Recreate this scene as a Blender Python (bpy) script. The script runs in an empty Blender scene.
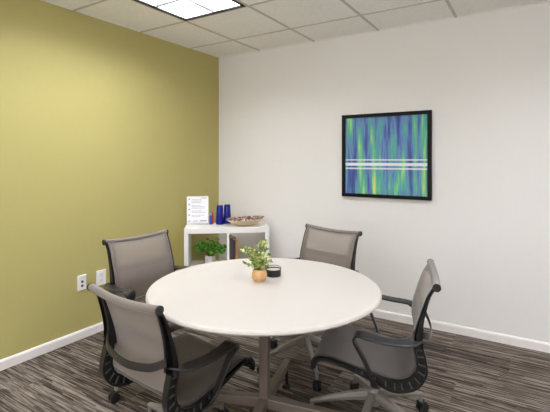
import bpy, bmesh, math, random
from mathutils import Vector, Matrix
R = math.radians
PI = math.pi
random.seed(7)
sc = bpy.context.scene
COL = sc.collection

# ---------------------------------------------------------------- camera, world, exposure
TH = 0.561                       # room turned against the camera's heading
CT, ST = math.cos(TH), math.sin(TH)
CAMX, CAMY, CAMH = 2.880, -3.447, 1.337
CEIL = 2.439
def W(x, z, h=0.0):
    """point x to the right of and z ahead of the standing point -> room coordinates (metres)"""
    return Vector((CAMX + x*CT - z*ST, CAMY + x*ST + z*CT, h))
cam_d = bpy.data.cameras.new('camera')
cam = bpy.data.objects.new('camera', cam_d); COL.objects.link(cam)
cam.location = (CAMX, CAMY, CAMH); cam.rotation_euler = (R(90), 0, TH)
cam_d.sensor_width = 36; cam_d.lens = 36*413.8/550; cam_d.shift_y = -46/550
cam_d.clip_start = 0.02
sc.camera = cam
w = bpy.data.worlds.new('world'); sc.world = w; w.use_nodes = True
w.node_tree.nodes['Background'].inputs[0].default_value = (0.9, 0.95, 1, 1)
w.node_tree.nodes['Background'].inputs[1].default_value = 0.3
sc.view_settings.view_transform = 'Standard'; sc.view_settings.look = 'None'
sc.view_settings.exposure = 1.02; sc.view_settings.gamma = 1.0
sc.view_settings.use_curve_mapping = False
sc.cycles.use_denoising = True
sc.cycles.max_bounces = 10; sc.cycles.diffuse_bounces = 6; sc.cycles.transparent_max_bounces = 16
FILL = 1.9                        # fill light emitted by the added, unseen window behind the viewer
LAMP = 11.5                      # emission of the ceiling light panels
FIX = [(0.535, 1.046), (2.975, 1.046), (0.535, 3.486), (2.975, 3.486)]   # x, -y of each 2x4 fixture
FW, FL = 0.61, 1.22

# ---------------------------------------------------------------- materials
def srgb(h):
    h = h.lstrip('#'); o = []
    for i in (0, 2, 4):
        c = int(h[i:i+2], 16)/255
        o.append(c/12.92 if c <= .04045 else ((c+.055)/1.055)**2.4)
    return (*o, 1)
class N:
    def __init__(s, name):
        s.m = bpy.data.materials.new(name); s.m.use_nodes = True
        s.t = s.m.node_tree; s.b = s.t.nodes['Principled BSDF']
    def n(s, typ, **kw):
        x = s.t.nodes.new(typ)
        for k, v in kw.items():
            if k.startswith('_'): x.inputs[k[1:].replace('_', ' ')].default_value = v
            else: setattr(x, k, v)
        return x
    def l(s, a, b): s.t.links.new(a, b)
    def math(s, op, a, b=None, c=None):
        x = s.n('ShaderNodeMath', operation=op)
        for i, v in enumerate((a, b, c)):
            if v is None: continue
            if isinstance(v, (int, float)): x.inputs[i].default_value = v
            else: s.l(v, x.inputs[i])
        return x.outputs[0]
def mat(name, col, rough=.5, metal=0, var=.05, scale=20, bump=0, bscale=200, spec=.5):
    k = N(name); c = srgb(col)
    k.b.inputs['Roughness'].default_value = rough; k.b.inputs['Metallic'].default_value = metal
    k.b.inputs['Specular IOR Level'].default_value = spec
    tc = k.n('ShaderNodeTexCoord'); nz = k.n('ShaderNodeTexNoise', _Scale=scale, _Detail=3.0)
    k.l(tc.outputs['Object'], nz.inputs['Vector'])
    mx = k.n('ShaderNodeMix', data_type='RGBA')
    mx.inputs[6].default_value = tuple(v*(1-var) for v in c[:3])+(1,)
    mx.inputs[7].default_value = tuple(min(1, v*(1+var)) for v in c[:3])+(1,)
    k.l(nz.outputs['Fac'], mx.inputs[0]); k.l(mx.outputs[2], k.b.inputs['Base Color'])
    if bump:
        n2 = k.n('ShaderNodeTexNoise', _Scale=bscale, _Detail=2.0); k.l(tc.outputs['Object'], n2.inputs['Vector'])
        bp = k.n('ShaderNodeBump', _Strength=bump, _Distance=.002)
        k.l(n2.outputs['Fac'], bp.inputs['Height']); k.l(bp.outputs[0], k.b.inputs['Normal'])
    return k.m
def carpet():
    k = N('carpet_planks'); tc = k.n('ShaderNodeTexCoord')
    sp = k.n('ShaderNodeSeparateXYZ'); k.l(tc.outputs['Object'], sp.inputs[0])
    x, y = sp.outputs[0], sp.outputs[1]
    row = k.math('FLOOR', k.math('DIVIDE', y, .25))
    off = k.math('MULTIPLY', k.math('FRACT', k.math('MULTIPLY', row, .37)), 1.0)
    colx = k.math('FLOOR', k.math('DIVIDE', k.math('ADD', x, off), 1.0))
    # stripes running along x: quantised bands in y, each broken into dashes
    def stripes(fy, fx, seed, detail=2.0):
        cb = k.n('ShaderNodeCombineXYZ')
        k.l(k.math('ADD', k.math('MULTIPLY', x, fx), k.math('MULTIPLY', colx, 7.3)), cb.inputs[0])
        k.l(k.math('MULTIPLY', y, fy), cb.inputs[1])
        k.l(k.math('ADD', k.math('MULTIPLY', row, 3.7), seed), cb.inputs[2])
        nz = k.n('ShaderNodeTexNoise', _Scale=1.0, _Detail=detail, _Roughness=.6); k.l(cb.outputs[0], nz.inputs['Vector'])
        return nz.outputs['Fac']
    a = stripes(150, 5.0, 0.0, 3.0); b = stripes(300, 12, 11.0); c = stripes(40, 3.0, 5.0)
    pl = k.n('ShaderNodeTexWhiteNoise', noise_dimensions='2D'); cb = k.n('ShaderNodeCombineXYZ')
    k.l(row, cb.inputs[0]); k.l(colx, cb.inputs[1]); k.l(cb.outputs[0], pl.inputs['Vector'])
    v = k.math('ADD', k.math('MULTIPLY', a, .55), k.math('ADD', k.math('MULTIPLY', b, .35), k.math('MULTIPLY', c, .25)))
    v = k.math('ADD', v, k.math('MULTIPLY', pl.outputs['Value'], .09))
    sid = k.math('FLOOR', k.math('DIVIDE', y, .0085)); w1 = k.n('ShaderNodeTexWhiteNoise', noise_dimensions='1D'); k.l(sid, w1.inputs['W'])
    seg = k.math('FLOOR', k.math('ADD', k.math('MULTIPLY', x, 3.2), k.math('MULTIPLY', w1.outputs['Value'], 5.0)))
    c2 = k.n('ShaderNodeCombineXYZ'); k.l(sid, c2.inputs[0]); k.l(seg, c2.inputs[1]); k.l(colx, c2.inputs[2])
    w2 = k.n('ShaderNodeTexWhiteNoise', noise_dimensions='3D'); k.l(c2.outputs[0], w2.inputs['Vector'])
    v = k.math('ADD', k.math('MULTIPLY', v, .85), k.math('MULTIPLY', w2.outputs['Value'], .16))
    r = k.n('ShaderNodeValToRGB'); e = r.color_ramp.elements
    e[0].position = .46; e[0].color = srgb('#2a2522'); e[1].position = .76; e[1].color = srgb('#9a8f86')
    m = r.color_ramp.elements.new(.57); m.color = srgb('#51473f')
    m = r.color_ramp.elements.new(.66); m.color = srgb('#776d65')
    k.l(v, r.inputs[0]); k.l(r.outputs[0], k.b.inputs['Base Color'])
    k.b.inputs['Roughness'].default_value = .95; k.b.inputs['Specular IOR Level'].default_value = .1
    bp = k.n('ShaderNodeBump', _Strength=.5, _Distance=.003); k.l(v, bp.inputs['Height']); k.l(bp.outputs[0], k.b.inputs['Normal'])
    return k.m
def tile_mat():
    k = N('ceiling_tile'); tc = k.n('ShaderNodeTexCoord')
    n1 = k.n('ShaderNodeTexNoise', _Scale=60.0, _Detail=6.0, _Roughness=.7); k.l(tc.outputs['Object'], n1.inputs['Vector'])
    r = k.n('ShaderNodeValToRGB'); e = r.color_ramp.elements
    e[0].position = .35; e[0].color = srgb('#f0eeea'); e[1].position = .62; e[1].color = srgb('#fbf9f6')
    k.l(n1.outputs['Fac'], r.inputs[0]); k.l(r.outputs[0], k.b.inputs['Base Color'])
    k.b.inputs['Roughness'].default_value = .95
    bp = k.n('ShaderNodeBump', _Strength=.2, _Distance=.002); k.l(n1.outputs['Fac'], bp.inputs['Height']); k.l(bp.outputs[0], k.b.inputs['Normal'])
    return k.m
def mesh_fabric(name, openw):
    """open-weave suspension fabric: UV in metres (u across, v along from the top)"""
    k = N(name); uv = k.n('ShaderNodeUVMap'); sp = k.n('ShaderNodeSeparateXYZ'); k.l(uv.outputs[0], sp.inputs[0])
    tc = k.n('ShaderNodeTexCoord')
    nz = k.n('ShaderNodeTexNoise', _Scale=9.0, _Detail=3.0); k.l(tc.outputs['Object'], nz.inputs['Vector'])
    mx = k.n('ShaderNodeMix', data_type='RGBA'); mx.inputs[6].default_value = srgb('#554c47' if 'seat' in name else '#6a5f59'); mx.inputs[7].default_value = srgb('#625852' if 'seat' in name else '#776c65')  # seat is the same cloth, darkened: its shade is put into the colour
    k.l(nz.outputs['Fac'], mx.inputs[0]); base = mx.outputs[2]
    k.b.inputs['Roughness'].default_value = .55
    k.b.inputs['Sheen Weight'].default_value = .25
    wv = k.n('ShaderNodeTexWave', _Scale=260.0, bands_direction='Y'); k.l(uv.outputs[0], wv.inputs['Vector'])
    bp = k.n('ShaderNodeBump', _Strength=.12, _Distance=.001); k.l(wv.outputs['Fac'], bp.inputs['Height']); k.l(bp.outputs[0], k.b.inputs['Normal'])
    if openw:
        au = k.math('ABSOLUTE', sp.outputs[0])
        iu = k.math('LESS_THAN', au, .178)
        iv = k.math('ADD', k.math('MULTIPLY', k.math('GREATER_THAN', sp.outputs[1], .026), k.math('LESS_THAN', sp.outputs[1], .160)), k.math('MULTIPLY', k.math('GREATER_THAN', sp.outputs[1], .196), .45))
        inn = k.math('MULTIPLY', iu, iv)
        m3 = k.n('ShaderNodeMix', data_type='RGBA'); k.l(inn, m3.inputs[0]); k.l(base, m3.inputs[6]); m3.inputs[7].default_value = srgb('#978a80'); base = m3.outputs[2]
        k.l(k.math('SUBTRACT', .985, k.math('MULTIPLY', inn, openw)), k.b.inputs['Alpha'])
    else:
        k.b.inputs['Alpha'].default_value = .72 if 'seat' in name else 1
    k.l(base, k.b.inputs['Base Color'])
    return k.m
def painting():
    k = N('abstract_paint'); tc = k.n('ShaderNodeTexCoord'); sp = k.n('ShaderNodeSeparateXYZ'); k.l(tc.outputs['Object'], sp.inputs[0])
    def nz(sx, sz, seed, det=4.0):
        cb = k.n('ShaderNodeCombineXYZ'); k.l(k.math('MULTIPLY', sp.outputs[0], sx), cb.inputs[0])
        k.l(k.math('MULTIPLY', sp.outputs[2], sz), cb.inputs[1]); cb.inputs[2].default_value = seed
        q = k.n('ShaderNodeTexNoise', _Scale=1.0, _Detail=det, _Roughness=.55, _Distortion=.25); k.l(cb.outputs[0], q.inputs['Vector'])
        return q.outputs['Fac']
    a = nz(17, 1.1, 6.2, 3.0); b = nz(45, 5, 8.1)
    v = k.math('ADD', k.math('MULTIPLY', a, .72), k.math('MULTIPLY', b, .28))
    r = k.n('ShaderNodeValToRGB'); e = r.color_ramp.elements
    e[0].position = .33; e[0].color = srgb('#2a3a6c'); e[1].position = .66; e[1].color = srgb('#d6e068')
    for p, c in ((.42, '#4863a6'), (.485, '#6a8fbe'), (.515, '#4f9ea0'), (.555, '#62b98f'), (.605, '#8fd086')):
        q = e.new(p); q.color = srgb(c)
    k.l(v, r.inputs[0]); out = r.outputs[0]
    ed = nz(3, 60, 1.0, 2.0)
    z = k.math('ADD', sp.outputs[2], k.math('MULTIPLY', k.math('SUBTRACT', ed, .5), .004))
    for c0, hw, al in ((-.036, .0055, .8), (-.074, .0125, .95), (-.110, .0065, .8)):
        m = k.math('MULTIPLY', k.math('LESS_THAN', k.math('ABSOLUTE', k.math('SUBTRACT', z, c0)), hw), al)
        mx = k.n('ShaderNodeMix', data_type='RGBA'); k.l(m, mx.inputs[0]); k.l(out, mx.inputs[6]); mx.inputs[7].default_value = srgb('#e6e8ee')
        out = mx.outputs[2]
    k.l(out, k.b.inputs['Base Color']); k.b.inputs['Roughness'].default_value = .6
    return k.m
def terrazzo():
    k = N('speckled_glaze'); tc = k.n('ShaderNodeTexCoord')
    vo = k.n('ShaderNodeTexVoronoi', _Scale=70.0); k.l(tc.outputs['Object'], vo.inputs['Vector'])
    sp = k.n('ShaderNodeSeparateColor'); k.l(vo.outputs['Color'], sp.inputs[0])
    r = k.n('ShaderNodeValToRGB'); r.color_ramp.interpolation = 'CONSTANT'; e = r.color_ramp.elements
    e[0].position = 0; e[0].color = srgb('#5a3c44'); e[1].position = .85; e[1].color = srgb('#efe3cf')
    for p, c in ((.3, '#a5837a'), (.5, '#6e4e50'), (.68, '#c4a58f')): q = e.new(p); q.color = srgb(c)
    k.l(sp.outputs[0], r.inputs[0]); k.l(r.outputs[0], k.b.inputs['Base Color']); k.b.inputs['Roughness'].default_value = .3
    return k.m
def wood(name, c1, c2):
    k = N(name); tc = k.n('ShaderNodeTexCoord'); mp = k.n('ShaderNodeMapping'); mp.inputs['Scale'].default_value = (120, 120, 14)
    k.l(tc.outputs['Object'], mp.inputs[0]); nz = k.n('ShaderNodeTexNoise', _Scale=1.0, _Detail=3.0); k.l(mp.outputs[0], nz.inputs['Vector'])
    mx = k.n('ShaderNodeMix', data_type='RGBA'); mx.inputs[6].default_value = srgb(c1); mx.inputs[7].default_value = srgb(c2)
    k.l(nz.outputs['Fac'], mx.inputs[0]); k.l(mx.outputs[2], k.b.inputs['Base Color']); k.b.inputs['Roughness'].default_value = .45
    return k.m
def leaf_mat(name, c1, c2):
    k = N(name); tc = k.n('ShaderNodeTexCoord'); nz = k.n('ShaderNodeTexNoise', _Scale=45.0, _Detail=1.0); k.l(tc.outputs['Object'], nz.inputs['Vector'])
    r = k.n('ShaderNodeValToRGB'); e = r.color_ramp.elements; e[0].position = .38; e[0].color = srgb(c1); e[1].position = .62; e[1].color = srgb(c2)
    k.l(nz.outputs['Fac'], r.inputs[0]); k.l(r.outputs[0], k.b.inputs['Base Color']); k.b.inputs['Roughness'].default_value = .45
    return k.m
def emit(name, col, s):
    k = N(name); k.b.inputs['Base Color'].default_value = srgb(col)
    k.b.inputs['Emission Color'].default_value = srgb(col); k.b.inputs['Emission Strength'].default_value = s
    return k.m
M = dict(
 green=mat('green_wall_paint', '#b8ad6e', .6, var=.02, bump=.15, bscale=350, spec=.35),
 white=mat('white_wall_paint', '#e9e5e1', .65, var=.01, bump=.12, bscale=350, spec=.3),
 trim=mat('baseboard_white', '#ece6e2', .45, var=.02),
 grid=mat('ceiling_grid_metal', '#c9c3ba', .7, var=.02),
 carpet=carpet(), tile=tile_mat(),
 lamp=emit('light_panel', '#f1f5fc', LAMP), fill=emit('fill_light_glow', '#f0f4fb', FILL),
 louver=mat('fixture_white', '#f0eeea', .4, var=.01), blade=mat('louver_blade', '#48484a', .5, var=.2, scale=60),
 black=mat('black_plastic', '#1d1c1d', .42, var=.1, bump=.1),
 darkgrey=mat('dark_grey_plastic', '#282524', .36, var=.08, bump=.1),
 spine=mat('spine_plastic', '#1a1919', .35, var=.1),
 rung=mat('spine_rung', '#4c4a48', .3, var=.1),
 fabricB=mesh_fabric('mesh_fabric_back', .36), fabricS=mesh_fabric('mesh_fabric_seat', 0), fabricR=mesh_fabric('rail_fabric', 0),
 alu=mat('painted_aluminium', '#8f8880', .4, .2, var=.03),
 table=mat('white_laminate', '#c5beb7', .45, var=.01),
 tbase=mat('taupe_metal', '#73665b', .45, .1, var=.04),
 frame=mat('black_frame', '#0b0a0c', .5, var=.1, spec=.2), paint=painting(),
 shelf=mat('white_shelf', '#f2efec', .4, var=.01),
 paper=mat('paper_white', '#f4f3f6', .6, var=.01), ink=mat('ink_grey', '#8f90a0', .7), inkd=mat('ink_dark', '#4b4c60', .7),
 plate=mat('outlet_plate', '#f1edea', .35, var=.01), port=mat('port_dark', '#333640', .5), plate2=mat('outlet_face', '#e3dfe3', .35, var=.01),
 blue=mat('cobalt_glass', '#0b1378', .15, var=.15), bluecan=mat('blue_can', '#1f4fb4', .3), redcan=mat('red_can', '#c23a24', .3), capw=mat('cap_pale', '#8fb8d8', .4),
 bowlout=mat('cream_ceramic', '#efe0b8', .3, var=.03), bowlin=terrazzo(),
 pot1=mat('grey_white_pot', '#cfc9c6', .6, var=.06), soil=mat('dark_soil', '#2e241c', .95, var=.3, scale=150),
 leaf1=leaf_mat('pothos_leaf', '#236414', '#7dbb45'), leaf2=leaf_mat('boxwood_leaf', '#6c8440', '#cfd07c'), stem=mat('green_stem', '#5d6b34', .6),
 bamboo=wood('pale_wood_pot', '#b5854e', '#d9b07a'),
 wax=mat('grey_wax', '#b5afa6', .35), tin=mat('black_tin', '#232125', .3, .3),
 book1=mat('book_brown', '#6b5a4f', .6), book2=mat('book_black', '#45434a', .5), book3=mat('book_tan', '#b5824c', .6), pages=mat('page_edge', '#e4dccb', .8),
 clear=None)
k = N('clear_acrylic'); k.b.inputs['Base Color'].default_value = (1, 1, 1, 1); k.b.inputs['Roughness'].default_value = .05
k.b.inputs['Alpha'].default_value = .12; M['clear'] = k.m

# ---------------------------------------------------------------- mesh helpers
def link(name, bm, m, parent=None, smooth=False, bevel=0, loc=None, auto=None):
    me = bpy.data.meshes.new(name); bmesh.ops.recalc_face_normals(bm, faces=bm.faces); bm.to_mesh(me); bm.free()
    for q in (m if isinstance(m, (list, tuple)) else [m]): me.materials.append(q)
    if smooth:
        for p in me.polygons: p.use_smooth = True
        if auto:
            me.set_sharp_from_angle(angle=R(auto))
    o = bpy.data.objects.new(name, me); COL.objects.link(o)
    if parent: o.parent = parent
    if loc is not None: o.location = loc
    if bevel:
        b = o.modifiers.new('bevel', 'BEVEL'); b.width = bevel; b.segments = 2; b.limit_method = 'ANGLE'; b.angle_limit = R(40)
    return o
def tag(o, label, cat, group=None):
    o['label'] = label; o['category'] = cat
    if group: o['group'] = group
    return o
def thing(name, label, cat, loc=(0, 0, 0), rz=0, group=None):
    o = bpy.data.objects.new(name, None); COL.objects.link(o); o.location = loc; o.rotation_euler = (0, 0, rz)
    o.empty_display_size = .05
    return tag(o, label, cat, group)
def struct(o): o['kind'] = 'structure'; return o
def box(bm, a, b, mi=0):
    x0, y0, z0 = a; x1, y1, z1 = b
    v = [bm.verts.new(p) for p in ((x0, y0, z0), (x1, y0, z0), (x1, y1, z0), (x0, y1, z0), (x0, y0, z1), (x1, y0, z1), (x1, y1, z1), (x0, y1, z1))]
    for f in ((0, 3, 2, 1), (4, 5, 6, 7), (0, 1, 5, 4), (1, 2, 6, 5), (2, 3, 7, 6), (3, 0, 4, 7)):
        bm.faces.new([v[i] for i in f]).material_index = mi
    return v
def B(a, b):
    bm = bmesh.new(); box(bm, a, b); return bm
def lathe(bm, prof, seg=32, mi=0, c=(0, 0, 0), sx=1, sy=1, off=0):
    rings = []
    for r, z in prof:
        if r < 1e-6: rings.append([bm.verts.new((c[0], c[1], c[2]+z))]); continue
        rings.append([bm.verts.new((c[0]+r*sx*math.cos(2*PI*(i+off)/seg), c[1]+r*sy*math.sin(2*PI*(i+off)/seg), c[2]+z)) for i in range(seg)])
    for a, b in zip(rings, rings[1:]):
        for i in range(seg):
            j = (i+1) % seg
            if len(a) == 1 and len(b) == 1: continue
            q = [a[0], b[j], b[i]] if len(a) == 1 else ([a[i], a[j], b[0]] if len(b) == 1 else [a[i], a[j], b[j], b[i]])
            bm.faces.new(q).material_index = mi
    return rings
def loft(bm, rings, cap=True, closed=False, mi=0):
    vs = [[bm.verts.new(p) for p in r] for r in rings]
    n = len(vs[0]); seq = list(zip(vs, vs[1:])) + ([(vs[-1], vs[0])] if closed else [])
    for a, b in seq:
        for i in range(n):
            j = (i+1) % n; bm.faces.new((a[i], a[j], b[j], b[i])).material_index = mi
    if cap and not closed:
        bm.faces.new(vs[0][::-1]).material_index = mi; bm.faces.new(vs[-1]).material_index = mi
def cr(pts, n):
    """Catmull-Rom through the points (tuples of any length), n samples per span"""
    P = [pts[0]] + list(pts) + [pts[-1]]; out = []
    for i in range(1, len(P)-2):
        for k in range(n):
            t = k/n; q = []
            for a, b, c, d in zip(P[i-1], P[i], P[i+1], P[i+2]):
                q.append(.5*((2*b)+(-a+c)*t+(2*a-5*b+4*c-d)*t*t+(-a+3*b-3*c+d)*t**3))
            out.append(tuple(q))
    out.append(tuple(pts[-1])); return out
def tube(bm, pts, r, seg=10, mi=0):
    pts = [Vector(p) for p in pts]; rings = []; up = None
    for i, p in enumerate(pts):
        t = (pts[min(i+1, len(pts)-1)]-pts[max(i-1, 0)]).normalized()
        if up is None: up = t.orthogonal().normalized()
        up = (up-t*up.dot(t)).normalized(); s = t.cross(up)
        rr = r[i] if isinstance(r, (list, tuple)) else r
        rings.append([p+(up*math.cos(2*PI*k/seg)+s*math.sin(2*PI*k/seg))*rr for k in range(seg)])
    loft(bm, rings, mi=mi)
def band(bm, pts, wdir, width, thick, mi=0):
    """flat strap swept along pts; wdir(i,t) gives the direction of its width"""
    pts = [Vector(p) for p in pts]; rings = []
    for i, p in enumerate(pts):
        t = (pts[min(i+1, len(pts)-1)]-pts[max(i-1, 0)]).normalized()
        wd = Vector(wdir(i/(len(pts)-1))); wd = (wd-t*wd.dot(t)).normalized(); n = t.cross(wd)
        f = i/(len(pts)-1); ww = (width(f) if callable(width) else width)/2; tt = (thick(f) if callable(thick) else thick)/2
        e = min(ww, tt)*.6
        rings.append([p+wd*a+n*b for a, b in ((ww, tt-e), (ww-e, tt), (-ww+e, tt), (-ww, tt-e), (-ww, -tt+e), (-ww+e, -tt), (ww-e, -tt), (ww, -tt+e))])
    loft(bm, rings, mi=mi)

# ---------------------------------------------------------------- room shell
RX, RY = 4.805, 5.316
T = .1
def wall(name, a, b, m): return struct(link(name, B(a, b), m))
wall('floor', (-T, -RY-T, -T), (RX+T, T, 0), M['carpet'])
wall('wall_left', (-T, -RY, 0), (0, 0, CEIL), M['green'])
wall('wall_back', (-T, 0, 0), (RX+T, T, CEIL), M['white'])
wall('wall_right', (RX, -RY, 0), (RX+T, 0, CEIL), M['white'])
wall('wall_front', (-T, -RY-T, 0), (RX+T, -RY, CEIL), M['white'])
def skirting(name, a, b, axis):
    bm = bmesh.new(); prof = [(0, 0), (.012, 0), (.012, .052), (.009, .06), (.004, .066), (0, .066)]
    r = []
    for t in (a, b):
        r.append([Vector((d, t, z)) if axis == 'y' else Vector((t, -d, z)) for d, z in prof])
    loft(bm, r); return struct(link(name, bm, M['trim']))
# unseen window added behind the viewer, its glowing pane gives fill light
wx0, wx1, wz0, wz1 = .7, 4.3, .85, 2.25
bm = bmesh.new(); y0, y1 = -RY, -RY+.03
for a, b in (((wx0-.05, y0, wz0-.05), (wx0, y1, wz1+.05)), ((wx1, y0, wz0-.05), (wx1+.05, y1, wz1+.05)), ((wx0, y0, wz1), (wx1, y1, wz1+.05)), ((wx0, y0, wz0-.05), (wx1, y1+.04, wz0))): box(bm, a, b)
for kx in (1, 2): x = wx0+(wx1-wx0)*kx/3; box(bm, (x-.02, y0, wz0), (x+.02, y1, wz1))
wf = struct(link('added_window_1', bm, M['trim']))
link('fill_light_pane', B((wx0, -RY+.001, wz0), (wx1, -RY+.008, wz1)), M['fill'], wf)
skirting('baseboard_left', -RY, -.012, 'y'); skirting('baseboard_back', 0, RX, 'x')
# ceiling: lay-in tiles on a T-bar grid, with openings for the fixtures
gx = sorted([.535-.61] + [.535+.61*k for k in range(8)]); gx = [max(0, min(RX, v)) for v in gx]
gy = [max(0, min(RY, .436-.61+.61*k)) for k in range(10)]
gx = sorted(set([0.0]+[v for v in gx]+[RX])); gy = sorted(set([0.0]+gy+[RY]))
bm = bmesh.new()
def in_fix(x, y): return any(fx < x < fx+FW and fy < y < fy+FL for fx, fy in FIX)
for i in range(len(gx)-1):
    for j in range(len(gy)-1):
        if in_fix((gx[i]+gx[i+1])/2, (gy[j]+gy[j+1])/2): continue
        box(bm, (gx[i], -gy[j+1], CEIL), (gx[i+1], -gy[j], CEIL+.015))
struct(link('ceiling', bm, M['tile']))
bm = bmesh.new()
for x in gx[1:-1]: 
    y = 0
    segs = [(0, RY)]
    for fx, fy in FIX:
        if fx+.02 < x < fx+FW-.02: segs = [(a, b) for s in segs for a, b in ((s[0], min(s[1], fy)), (max(s[0], fy+FL), s[1])) if b > a]
    for a, b in segs: box(bm, (x-.010, -b, CEIL-.004), (x+.010, -a, CEIL+.002))
for y in gy[1:-1]:
    segs = [(0, RX)]
    for fx, fy in FIX:
        if fy+.02 < y < fy+FL-.02: segs = [(a, b) for s in segs for a, b in ((s[0], min(s[1], fx)), (max(s[0], fx+FW), s[1])) if b > a]
    for a, b in segs: box(bm, (a, -y-.010, CEIL-.0035), (b, -y+.010, CEIL+.002))
struct(link('trim_1', bm, M['grid']))
bm = bmesh.new()   # wall angle around the ceiling's edge
for a, b in (((0, -RY, CEIL-.003), (.02, 0, CEIL)), ((0, -.02, CEIL-.003), (RX, 0, CEIL)), ((RX-.02, -RY, CEIL-.003), (RX, 0, CEIL)), ((0, -RY, CEIL-.003), (RX, -RY+.02, CEIL))):
    box(bm, a, b)
struct(link('trim_2', bm, M['tile']))

# ---------------------------------------------------------------- ceiling lights
def make_light():
    t = thing('ceiling_light', '', 'ceiling light', (0, 0, 0), 0, 'recessed ceiling lights')
    bm = bmesh.new(); g0 = .010; e = .034
    for a, b in (((g0, -FL+g0, -.006), (e, -g0, .004)), ((FW-e, -FL+g0, -.006), (FW-g0, -g0, .004)), ((e, -e, -.006), (FW-e, -g0, .004)), ((e, -FL+g0, -.006), (FW-e, -FL+e, .004))): box(bm, a, b)
    link('frame', bm, M['frame'], t)
    bm = bmesh.new(); s = .004
    for a, b in (((e-s, -FL+e, .004), (e, -e, .115)), ((FW-e, -FL+e, .004), (FW-e+s, -e, .115)), ((e, -e, .004), (FW-e, -e+s, .115)), ((e, -FL+e-s, .004), (FW-e, -FL+e, .115)), ((e, -FL+e, .115), (FW-e, -e, .12))): box(bm, a, b)
    link('housing', bm, M['louver'], t)
    link('light_panel', B((e+.003, -FL+e+.003, .100), (FW-e-.003, -e-.003, .104)), M['lamp'], t)
    bm = bmesh.new()
    x = FW/2; tri = lambda c, hb: [(c-hb, .006), (c+hb, .006), (c+.0015, .085), (c-.0015, .085)]
    loft(bm, [[Vector((a, y, z)) for a, z in tri(x, .010)] for y in (-FL+e, -e)])
    for k in range(1, 4):
        y = -e-(FL-2*e)*k/4; loft(bm, [[Vector((q, a, z)) for a, z in tri(y, .010)] for q in (e, FW-e)])
    link('louver', bm, M['blade'], t)
    return t
def copy_tree(o, parent=None):
    c = o.copy(); COL.objects.link(c); c.parent = parent
    for ch in list(o.children): copy_tree(ch, c)
    return c
lt = make_light()
LL = ['black-edged square-celled ceiling light above the green wall side of the table',
      'recessed ceiling light beyond the right edge of the view, near the white wall',
      'recessed ceiling light behind the viewer on the green wall side',
      'recessed ceiling light behind the viewer on the right']
lights = [lt] + [copy_tree(lt) for _ in range(3)]
for o, (fx, fy), s in zip(lights, FIX, LL): o.location = (fx, -fy, CEIL); o['label'] = s

# ---------------------------------------------------------------- table
tc_ = W(-.051, 2.02)
TR, THT = .555, .73
tb = thing('round_table', 'large round white conference table on a taupe metal pedestal', 'table', tc_, TH)
bm = bmesh.new(); th = .030
prof = [(0, 0), (TR-.045, 0), (TR-.018, .004), (TR-.006, .009), (TR, .016), (TR-.001, .022), (TR-.004, .027), (TR-.009, .0295), (TR-.014, .03), (0, .03)]
lathe(bm, prof, 128); link('tabletop', bm, M['table'], tb, True, loc=(0, 0, THT-th), auto=40)
bm = bmesh.new(); box(bm, (-.022, -.022, .13), (.022, .022, THT-th-.012)); box(bm, (-.15, -.15, THT-th-.012), (.15, .15, THT-th))
link('column', bm, M['tbase'], tb, bevel=.003).rotation_euler = (0, 0, R(-16))
def table_leg():
    bm = bmesh.new(); rings = []
    for x, zt, zb, wd in ((.0, .186, .138, .046), (.30, .166, .124, .041), (.455, .156, .120, .038)):
        rings.append([Vector((x, wd/2, zt)), Vector((x, -wd/2, zt)), Vector((x, -wd/2, zb)), Vector((x, wd/2, zb))])
    loft(bm, rings); return bm
for k in range(4):
    l = link('leg', table_leg(), M['tbase'], tb, bevel=.004); l.rotation_euler = (0, 0, R(74+90*k))
    bm = bmesh.new(); lathe(bm, [(0, 0), (.021, 0), (.023, .006), (.020, .014), (.009, .02), (.008, .13), (0, .13)], 16)
    link('glide', bm, M['black'], l, True, loc=(.435, 0, 0), auto=40)

# ---------------------------------------------------------------- chairs
INN = [(-.270, .366), (-.262, .398), (-.234, .419), (-.18, .422), (-.1, .405), (0, .384), (.08, .368), (.13, .367), (.175, .388), (.197, .43), (.195, .48), (.188, .53), (.195, .59), (.215, .66), (.245, .745), (.275, .797)]
OUT = [(-.258, .354), (-.249, .385), (-.224, .404), (-.177, .408), (-.1, .386), (0, .352), (.08, .317), (.14, .316), (.205, .345), (.243, .41), (.238, .48), (.226, .53), (.224, .59), (.233, .66), (.256, .747), (.284, .793)]
NS = 5
SI, SO = cr(INN, NS), cr(OUT, NS)
SPLIT = 9*NS            # where seat turns into back
HW = .217
def L(s, p, h): return Vector((s, -p, h))      # chair space: s right, p backwards, h up -> local x, -y, z
def fabric(i0, i1, sag, back, matl, name, parent):
    bm = bmesh.new(); uvl = bm.loops.layers.uv.new('UVMap'); nx = 16; rows = []; d = {}
    acc = 0; idx = list(range(i0, i1+1))
    if back: idx = idx[::-1]
    prev = None
    for i in idx:
        p, h = SI[i]
        if prev: acc += math.hypot(p-prev[0], h-prev[1])
        prev = (p, h); row = []
        for k in range(nx+1):
            s = -HW+2*HW*k/nx; f = 1-(s/HW)**2
            t = (i-i0)/(i1-i0)
            if back: v = L(s, p+.012*f+ -.004, h-.013*f*max(0, t)**2)
            else: v = L(s, p-.004, h+.003-sag*f*math.sin(PI*min(1, max(0, t))))
            q = bm.verts.new(v); d[q] = (s, acc); row.append(q)
        rows.append(row)
    for a, b in zip(rows, rows[1:]):
        for k in range(nx):
            fc = bm.faces.new((a[k], a[k+1], b[k+1], b[k]))
            for lp in fc.loops: lp[uvl].uv = d[lp.vert]
    o = link(name, bm, matl, parent, True)
    m = o.modifiers.new('thickness', 'SOLIDIFY'); m.thickness = .002; m.offset = 0
    return o
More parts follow.
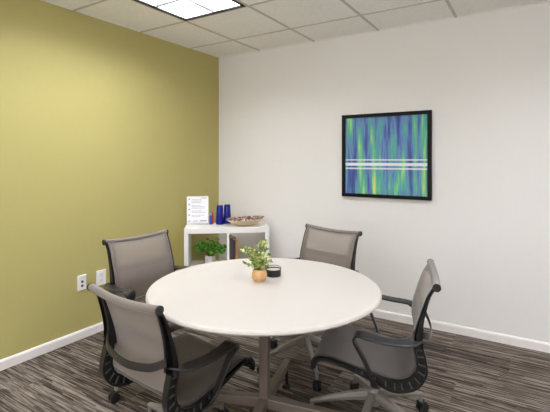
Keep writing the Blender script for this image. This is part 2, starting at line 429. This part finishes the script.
def spine(side, parent):
    bm = bmesh.new(); n = len(SI)
    def strip(pa, pb, s0, s1, mi=0):
        loft(bm, [[L(s0, *a), L(s1, *a), L(s1, *b), L(s0, *b)] for a, b in zip(pa, pb)], mi=mi)
    def mixp(t): return [(a[0]+(b[0]-a[0])*t, a[1]+(b[1]-a[1])*t) for a, b in zip(SI, SO)]
    def w(i): return 0
    s0, s1 = side*.200, side*.229
    lo, hi = 5*NS-2, 11*NS+2
    strip(mixp(0), mixp(.16), s0, s1)                  # inner rail carrying the fabric
    strip(mixp(.82), mixp(1), s0, s1)                  # outer rail
    strip(mixp(.1), mixp(.9), side*.210, side*.219)     # web between them
    strip(mixp(0)[:lo], mixp(1)[:lo], s0, s1); strip(mixp(0)[hi-2:], mixp(1)[hi-2:], side*.186, s1)
    A, Z = mixp(.14), mixp(.86)
    for i in range(lo, hi, 3):
        a, b, c, d_ = A[i], Z[i], Z[min(i+1, n-1)], A[min(i+1, n-1)]
        m1 = lambda u, v, t: (u[0]+(v[0]-u[0])*t, u[1]+(v[1]-u[1])*t)
        c2, d2 = m1(b, c, .45), m1(a, d_, .45)
        loft(bm, [[L(s, *q) for q in (a, b, c2, d2)] for s in (side*.204, side*.225)], mi=1)
    o = link('side_spine', bm, [M['spine'], M['rung']], parent, True, auto=35)
    return o
def make_chair():
    t = thing('office_chair', '', 'chair', (0, 0, 0), 0)
    up = []
    up.append(fabric(0, SPLIT, .012, False, M['fabricS'], 'seat', t))
    up.append(fabric(SPLIT, len(SI)-1, 0, True, M['fabricB'], 'backrest', t))
    for s in (-1, 1): up.append(spine(s, t))
    # rolled top rail, slightly sagging between its ends
    bm = bmesh.new(); n = 20
    tube(bm, [L(-.229+.458*k/n, .280+.010*(1-(2*k/n-1)**2), .793-.013*(1-(2*k/n-1)**2)) for k in range(n+1)], .016, 16)
    o = link('top_rail', bm, M['fabricR'], t, True, auto=50); up.append(o)
    for s in (-1, 1):
        bm = bmesh.new(); tube(bm, [L(s*.228, .280, .792), L(s*.236, .280, .792)], .0175, 16)
        link('end_cap', bm, M['black'], o, True, auto=40)
    # front rail under the waterfall edge
    bm = bmesh.new(); tube(bm, [L(-.222, -.256, .372), L(0, -.256, .366), L(.222, -.256, .372)], .010, 10); up.append(link('front_rail', bm, M['black'], t, True, auto=50))
    # lumbar band bowed behind the back
    bp_ = [(.200, .214, .574), (.188, .232, .566), (.13, .256, .543), (0, .270, .530)]
    pts = cr([L(-a, b, c).to_tuple() for a, b, c in bp_]+[L(a, b, c).to_tuple() for a, b, c in bp_[-2::-1]], 6)
    bm = bmesh.new(); band(bm, pts, lambda f: (0, .15, 1), .030, .007); up.append(link('lumbar_band', bm, M['darkgrey'], t, True, auto=40))
    # ribbon arms
    for s in (-1, 1):
        c = [(.222, .215, .535), (.243, .200, .552), (.272, .155, .556), (.285, .08, .558), (.288, .0, .568), (.286, -.035, .575), (.283, -.056, .569), (.278, -.064, .550), (.272, -.058, .525), (.266, -.040, .49), (.256, -.012, .43), (.244, .010, .37), (.222, .022, .325), (.17, .03, .296), (.10, .03, .283), (.03, .02, .280)]
        pts = cr([L(s*a, b, h).to_tuple() for a, b, h in c], 4)
        bm = bmesh.new()
        def wd(f, s=s):
            if f < .1: k = f/.1; return Vector((s*k, 0, 1-k+.001))
            if f < .70: return Vector((1*s, 0, 0))
            k = min(1, (f-.70)/.12); return Vector((s*(1-k), -1*k-.001, 0))
        band(bm, pts, wd, lambda f: .044 if f < .05 else (.044+.020*min(1, (f-.05)/.06) if f < .42 else .064-.030*min(1, (f-.42)/.16)), lambda f: .009 if f < .55 else .013)
        up.append(link('armrest', bm, M['darkgrey'], t, True, auto=40))
    # support under the seat
    bm = bmesh.new(); lathe(bm, [(0, .252), (.030, .252), (.036, .262), (.036, .285), (.026, .300), (0, .300)], 24, c=(0, -.01, 0))
    tube(bm, [L(-.21, .03, .325), L(-.1, .03, .285), L(.1, .03, .285), L(.21, .03, .325)], .012, 10)
    up.append(link('tilt_housing', bm, M['darkgrey'], t, True, auto=40))
    bm = bmesh.new(); lathe(bm, [(0, .17), (.0135, .17), (.0135, .255), (0, .255)], 20); g = link('gas_lift', bm, M['black'], t, True, auto=40)
    up.append(g)
    bm = bmesh.new(); lathe(bm, [(0, .120), (.030, .120), (.034, .130), (.033, .185), (.027, .200), (.020, .205), (0, .205)], 28); link('base_hub', bm, M['alu'], t, True, auto=40)
    legs = []
    for k in range(5):
        bm = bmesh.new(); rings = []
        for x, zt, zb, w_ in ((.015, .192, .140, .040), (.10, .172, .133, .034), (.20, .144, .115, .029), (.29, .114, .092, .025), (.318, .104, .086, .024)):
            rings.append([Vector((x, w_/2-.004, zt)), Vector((x, -w_/2+.004, zt)), Vector((x, -w_/2, (zt+zb)/2)), Vector((x, -w_/2+.005, zb)), Vector((x, w_/2-.005, zb)), Vector((x, w_/2, (zt+zb)/2))])
        loft(bm, rings); lathe(bm, [(0, .058), (.010, .058), (.010, .095), (0, .095)], 12, c=(.307, 0, 0))
        l = link('base_leg', bm, M['alu'], t, bevel=.002); legs.append(l)
        bm = bmesh.new()
        for sy in (-1, 1):
            c = Vector((.307+.012, sy*.013, .027)); seg = 20
            loft(bm, [[c+Vector((r*math.cos(2*PI*i/seg), yy, r*math.sin(2*PI*i/seg))) for i in range(seg)] for yy, r in ((-.009, .021), (-.007, .0265), (.007, .0265), (.009, .021))])
        box(bm, (.298, -.005, .03), (.330, .005, .064)); box(bm, (.295, -.020, .052), (.328, .020, .060))
        link('caster', bm, M['black'], l, True, auto=40, loc=(0, 0, 0))
    return t
UPPER = {'seat', 'backrest', 'side_spine', 'top_rail', 'front_rail', 'lumbar_band', 'armrest', 'tilt_housing', 'gas_lift'}
chair0 = make_chair()
# standing point, facing direction, seat raised by, base turned to
CH = [((.492, 2.068), (-.953, .30), 0, 24, 'grey mesh office chair seen from its side, right of the table'),
      ((-.436, 1.862), (.60, .80), 0, 130, 'grey mesh office chair nearest the viewer, seen from behind at left'),
      ((-.668, 2.515), (.80, -.60), .047, -134, 'grey mesh office chair against the green wall by the outlets'),
      ((.205, 2.715), (-.707, -.707), .055, -83, 'grey mesh office chair behind the table below the painting')]
for n, (pos, d, lift, ba, lab) in enumerate(CH):
    c = chair0 if n == 0 else copy_tree(chair0)
    c['label'] = lab; c['group'] = 'mesh chairs around the table'
    c.location = W(*pos)
    dw = W(pos[0]+d[0], pos[1]+d[1])-W(*pos); yaw = math.atan2(dw.y, dw.x)-PI/2
    c.rotation_euler = (0, 0, yaw)
    k = 0
    for ch in c.children:
        nm = ch.name.split('.')[0]
        if nm in UPPER: ch.location.z = lift
        if nm == 'base_leg': ch.rotation_euler = (0, 0, R(ba+72*k)+TH-yaw); k += 1

# ---------------------------------------------------------------- painting on the white wall
px0, px1, pz0, pz1 = 1.432, 2.188, 1.016, 1.732
pc = Vector(((px0+px1)/2, -.002, (pz0+pz1)/2))
pt = thing('framed_painting', 'square abstract painting of blue and green streaks in a black frame', 'painting', pc)
hw, hh, fr = (px1-px0)/2, (pz1-pz0)/2, .030
bm = bmesh.new()
for a, b in (((-hw, -.03, -hh), (-hw+fr, 0, hh)), ((hw-fr, -.03, -hh), (hw, 0, hh)), ((-hw+fr, -.03, hh-fr), (hw-fr, 0, hh)), ((-hw+fr, -.03, -hh), (hw-fr, 0, -hh+fr))): box(bm, a, b)
link('frame', bm, M['frame'], pt)
link('canvas', B((-hw+fr, -.018, -hh+fr), (hw-fr, -.004, hh-fr)), M['paint'], pt)

# ---------------------------------------------------------------- wall plates on the green wall
def rect_plate(bm, hw, hh, d):
    loft(bm, [[Vector((x, sy*a, sz*b)) for sy, sz in ((-1, -1), (1, -1), (1, 1), (-1, 1))] for x, a, b in ((0, hw, hh), (d*.5, hw, hh), (d, hw-.004, hh-.004))])
o = thing('data_outlet', 'white wall plate with two dark jacks, left of its blank neighbour', 'wall outlet', (.0005, -1.590, .418))
bm = bmesh.new(); rect_plate(bm, .035, .057, .007); link('plate', bm, M['plate'], o)
for z in (.006, -.024): link('jack', B((.006, -.009, z-.007), (.0085, .009, z+.009)), M['port'], o)
link('label_strip', B((.006, -.022, .034), (.0078, .022, .045)), M['plate2'], o)
o = thing('power_outlet', 'larger white wall plate with a pale duplex face, nearer the chair back', 'wall outlet', (.0005, -1.427, .417))
bm = bmesh.new(); rect_plate(bm, .042, .059, .007); link('plate', bm, M['plate'], o)
for z in (.021, -.021):
    f = link('receptacle', B((.006, -.017, z-.015), (.0085, .017, z+.015)), M['plate2'], o, bevel=.002)
    bm = bmesh.new()
    for y in (-.006, .006): box(bm, (.0083, y-.001, z-.002), (.0088, y+.001, z+.007))
    link('slots', bm, M['ink'], f)

# ---------------------------------------------------------------- shelf unit across the corner
ux = Vector((.993, .118)); uy = Vector((-.118, .993))
SH, SW, SD = .725, .765, .33
so = W(-.811, 3.69); ang = math.atan2(ux.y, ux.x)+TH
sh = thing('cube_shelf', 'white open cube shelf standing across the room corner', 'shelf', so, ang)
sb = .038
link('side_panel', B((0, 0, 0), (sb, SD, SH-.048)), M['shelf'], sh, bevel=.0015)
link('side_panel', B((SW-sb, 0, 0), (SW, SD, SH-.048)), M['shelf'], sh, bevel=.0015)
link('top_panel', B((0, -.001, SH-.048), (SW, SD, SH)), M['shelf'], sh, bevel=.0015)
link('bottom_panel', B((sb, 0, 0), (SW-sb, SD, .04)), M['shelf'], sh, bevel=.0015)
MX = .39
link('divider', B((MX-.011, .002, .04), (MX+.011, SD-.002, SH-.048)), M['shelf'], sh)
for a, b in ((sb, MX-.011), (MX+.011, SW-sb)): link('shelf_board', B((a, .002, .342), (b, SD-.002, .360)), M['shelf'], sh)
def S(x, y, h): return W(-.811+ux.x*x+uy.x*y, 3.69+ux.y*x+uy.y*y, h)   # point on the shelf: x along, y deep
# sign holder
o = thing('sign_holder', 'clear sign holder with a white printed notice on the shelf top', 'sign', S(.103, .245, SH), ang+R(3))
bm = bmesh.new(); box(bm, (-.104, -.045, 0), (.104, .03, .003)); box(bm, (-.104, -.001, .003), (.104, .003, .268))
link('holder', bm, M['clear'], o)
bm = bmesh.new(); box(bm, (-.101, -.0035, .006), (.101, -.0022, .266)); pp = link('notice', bm, M['paper'], o)
bm = bmesh.new(); rr = random.Random(3)
z = .246
lines = [(-.01, .03, .004, 1)]
for i in range(13):
    z -= .0135
    if i in (3, 7, 10): continue
    x0 = -.055; x = x0; end = rr.uniform(.02, .075)
    while x < end:
        wl = rr.uniform(.006, .018); box(bm, (x, -.0041, z), (min(end, x+wl), -.0036, z+.0035)); x += wl+.003
for z in (.240, .190, .142, .088, .030): box(bm, (-.085, -.0041, z-.006), (-.072, -.0036, z+.006))
box(bm, (.035, -.0041, .246), (.085, -.0036, .252))
box(bm, (.02, -.0041, .028), (.085, -.0036, .036)); box(bm, (-.04, -.0041, .03), (0, -.0036, .035))
link('printing', bm, M['ink'], pp)
# small bottles
def bottle(name, lab, x, y, r, h, m, cap, grp):
    o = thing(name, lab, 'bottle', S(x, y, SH), 0, grp)
    bm = bmesh.new(); lathe(bm, [(0, 0), (r*.92, 0), (r, .004), (r, h*.72), (r*.8, h*.80), (r*.5, h*.84), (0, h*.84)], 20); link('body', bm, m, o, True, auto=40)
    bm = bmesh.new(); lathe(bm, [(0, h*.84), (r*.62, h*.84), (r*.6, h), (0, h)], 16); link('cap', bm, cap, o, True, auto=40)
bottle('small_bottle', 'small blue bottle beside the printed notice', .226, .215, .0125, .105, M['bluecan'], M['capw'], None)
bottle('small_bottle', 'small red bottle between the blue bottle and the blue tumblers', .243, .235, .011, .118, M['redcan'], M['redcan'], None)
def tumbler(lab, c):
    o = thing('tumbler', lab, 'tumbler', c, 0, 'blue tumblers')
    bm = bmesh.new(); lathe(bm, [(.034, 0), (.0375, 0), (.0375, .004), (.031, .150), (.0285, .178), (.026, .182), (0, .182)], 28)
    link('body', bm, M['blue'], o, True, auto=40)
tumbler('cobalt blue tumbler, the left and nearer of the pair', W(-.526, 3.945, SH))
tumbler('cobalt blue tumbler, the right one partly behind the bowl', W(-.462, 4.003, SH))
# bowl
o = thing('oval_bowl', 'shallow cream oval bowl with a speckled brown inside', 'bowl', W(-.278, 3.875, SH), ang)
bm = bmesh.new()
def bowl_ring(bm, k, r, z, seg=48):
    out = []
    for i in range(seg):
        a = 2*PI*i/seg; c, s = math.cos(a), math.sin(a)
        out.append(Vector((.183*r*c, .150*r*s, z+.010*(r**3)*c+.008*(r**4)*c*c)))
    return out
outer = [(.30, .004), (.45, .008), (.65, .020), (.85, .042), (1.0, .062)]
loft(bm, [bowl_ring(bm, 0, r, z) for r, z in outer], cap=False); bm.faces.new([bm.verts.new(p) for p in bowl_ring(bm, 0, .30, .004)])
link('bowl_body', bm, M['bowlout'], o, True)
bm = bmesh.new(); inner = [(1.0, .062), (.985, .065), (.95, .060), (.8, .042), (.6, .024), (.3, .014), (.02, .012)]
loft(bm, [bowl_ring(bm, 0, r, z) for r, z in inner], cap=False); link('bowl_lining', bm, M['bowlin'], o, True)
# books
xb = MX+.011+.002
for lab, wd, hh_, dd, m in (('slim brown book next to the shelf divider', .026, .255, .20, 'book1'), ('black book between the brown and tan books', .028, .238, .19, 'book2'), ('thin tan book, rightmost of the three in the shelf', .020, .245, .20, 'book3')):
    o = thing('book', lab, 'book', S(xb, .07, .360), ang, 'books in the cube shelf'); 
    bm = bmesh.new(); box(bm, (0, 0, 0), (.002, dd, hh_)); box(bm, (wd-.002, 0, 0), (wd, dd, hh_)); box(bm, (.002, 0, 0), (wd-.002, .002, hh_)); link('cover', bm, M[m], o)
    link('pages', B((.002, .002, .003), (wd-.002, dd-.004, hh_-.003)), M['pages'], o); xb += wd+.0015

# ---------------------------------------------------------------- plants
def leaf(bm, base, d, n, ln, wd, curl=.25):
    d = d.normalized(); s = d.cross(n).normalized(); n = s.cross(d).normalized(); rows = []
    for t, w_ in ((0, .08), (.2, .75), (.45, 1), (.7, .78), (.9, .35), (1, .02)):
        c = base+d*ln*t-n*ln*curl*t*t
        rows.append([bm.verts.new(c-s*wd/2*w_+n*wd*.12*w_), bm.verts.new(c), bm.verts.new(c+s*wd/2*w_+n*wd*.12*w_)])
    for a, b in zip(rows, rows[1:]):
        for k in (0, 1): bm.faces.new((a[k], a[k+1], b[k+1], b[k]))
# broad-leaved plant in the cube shelf
o = thing('potted_plant', 'leafy green plant in a grey-white pot inside the cube shelf', 'plant', S(.225, .15, .360), ang)
bm = bmesh.new(); lathe(bm, [(0, 0), (.040, 0), (.044, .004), (.052, .082), (.052, .088), (.048, .088), (.046, .074), (0, .074)], 8, off=.5); link('pot', bm, M['pot1'], o)
bm = bmesh.new(); lathe(bm, [(.0, .072), (.045, .072), (.02, .082), (0, .083)], 16); link('soil', bm, M['soil'], o)
rr = random.Random(11); bl = bmesh.new(); bs = bmesh.new()
for i in range(120):
    a = rr.uniform(0, 2*PI); ph = rr.random()**.7; R0 = .120*ph
    e = Vector((math.cos(a)*R0*1.05, math.sin(a)*R0*.75, .125+rr.uniform(-.02, .10)*(1.1-ph*.8)+.03*rr.random()))
    s0 = Vector((math.cos(a)*.02, math.sin(a)*.02, .078)); mid = (s0+e)/2+Vector((0, 0, .03))
    if i % 2: tube(bs, [s0, mid, e], .0012, 5)
    leaf(bl, e, Vector((math.cos(a)+rr.uniform(-.5, .5), math.sin(a)+rr.uniform(-.5, .5), rr.uniform(-.5, .35))), Vector((rr.uniform(-.4, .4), -.5+rr.uniform(-.4, .4), 1)), rr.uniform(.038, .060), rr.uniform(.028, .042))
link('foliage', bl, M['leaf1'], o, True); link('stems', bs, M['stem'], o)
# small plant on the table
o = thing('potted_plant', 'small yellow-green sprig plant in a faceted wooden pot on the table', 'plant', W(-.0795, 2.082, THT), TH)
bm = bmesh.new(); lathe(bm, [(0, 0), (.028, 0), (.0400, .020), (.0400, .036), (.033, .058), (.028, .058), (.029, .050), (0, .050)], 9); link('pot', bm, M['bamboo'], o)
rr = random.Random(5); bl = bmesh.new(); bs = bmesh.new()
tips = [(-.075, 0, .085), (-.088, .01, .150), (-.06, -.02, .172), (-.035, .01, .158), (-.02, -.02, .125), (.0, .02, .165), (.012, -.01, .195), (.03, .02, .19), (.04, -.015, .165), (.052, .01, .125), (.06, -.01, .10), (.045, -.02, .075), (-.045, -.02, .11), (.015, .02, .11), (-.01, .03, .14), (.02, -.035, .14), (-.03, -.035, .09)]
for tx, ty, tz in tips:
    p0 = Vector((tx*.12, ty*.12, .052)); e = Vector((tx, ty, tz)); mid = Vector((tx*.4, ty*.4, .05+(tz-.05)*.6))
    path = [Vector(q) for q in cr([p0.to_tuple(), mid.to_tuple(), e.to_tuple()], 6)]
    tube(bs, path, .0011, 5)
    for q in path[4:]:
        for k in range(3):
            dd = Vector((rr.uniform(-1, 1), rr.uniform(-1, 1), rr.uniform(-.3, 1)))
            leaf(bl, q, dd, Vector((rr.uniform(-.6, .6), rr.uniform(-1, .2), .8)), rr.uniform(.012, .019), rr.uniform(.011, .016), .15)
link('foliage', bl, M['leaf2'], o, True); link('stems', bs, M['stem'], o)
# candle tin
o = thing('candle_tin', 'low black candle tin beside the wooden plant pot on the table', 'candle', W(-.009, 2.172, THT), TH)
bm = bmesh.new(); lathe(bm, [(0, 0), (.037, 0), (.040, .003), (.0405, .030), (.042, .032), (.042, .037), (.039, .037), (.038, .024), (0, .024)], 40); link('tin', bm, M['tin'], o, True, auto=35)
bm = bmesh.new(); lathe(bm, [(0, .0245), (.0375, .0245), (.0375, .032), (0, .031)], 32); link('wax', bm, M['wax'], o, True, auto=35)
bm = bmesh.new(); tube(bm, [Vector((.041*math.cos(a), .041*math.sin(a)*.9, .037+.009*math.sin(a)**.5 if math.sin(a) > 0 else .040)) for a in [PI*k/20 for k in range(21)]], .0017, 6)
link('wire_handle', bm, M['tin'], o, True)
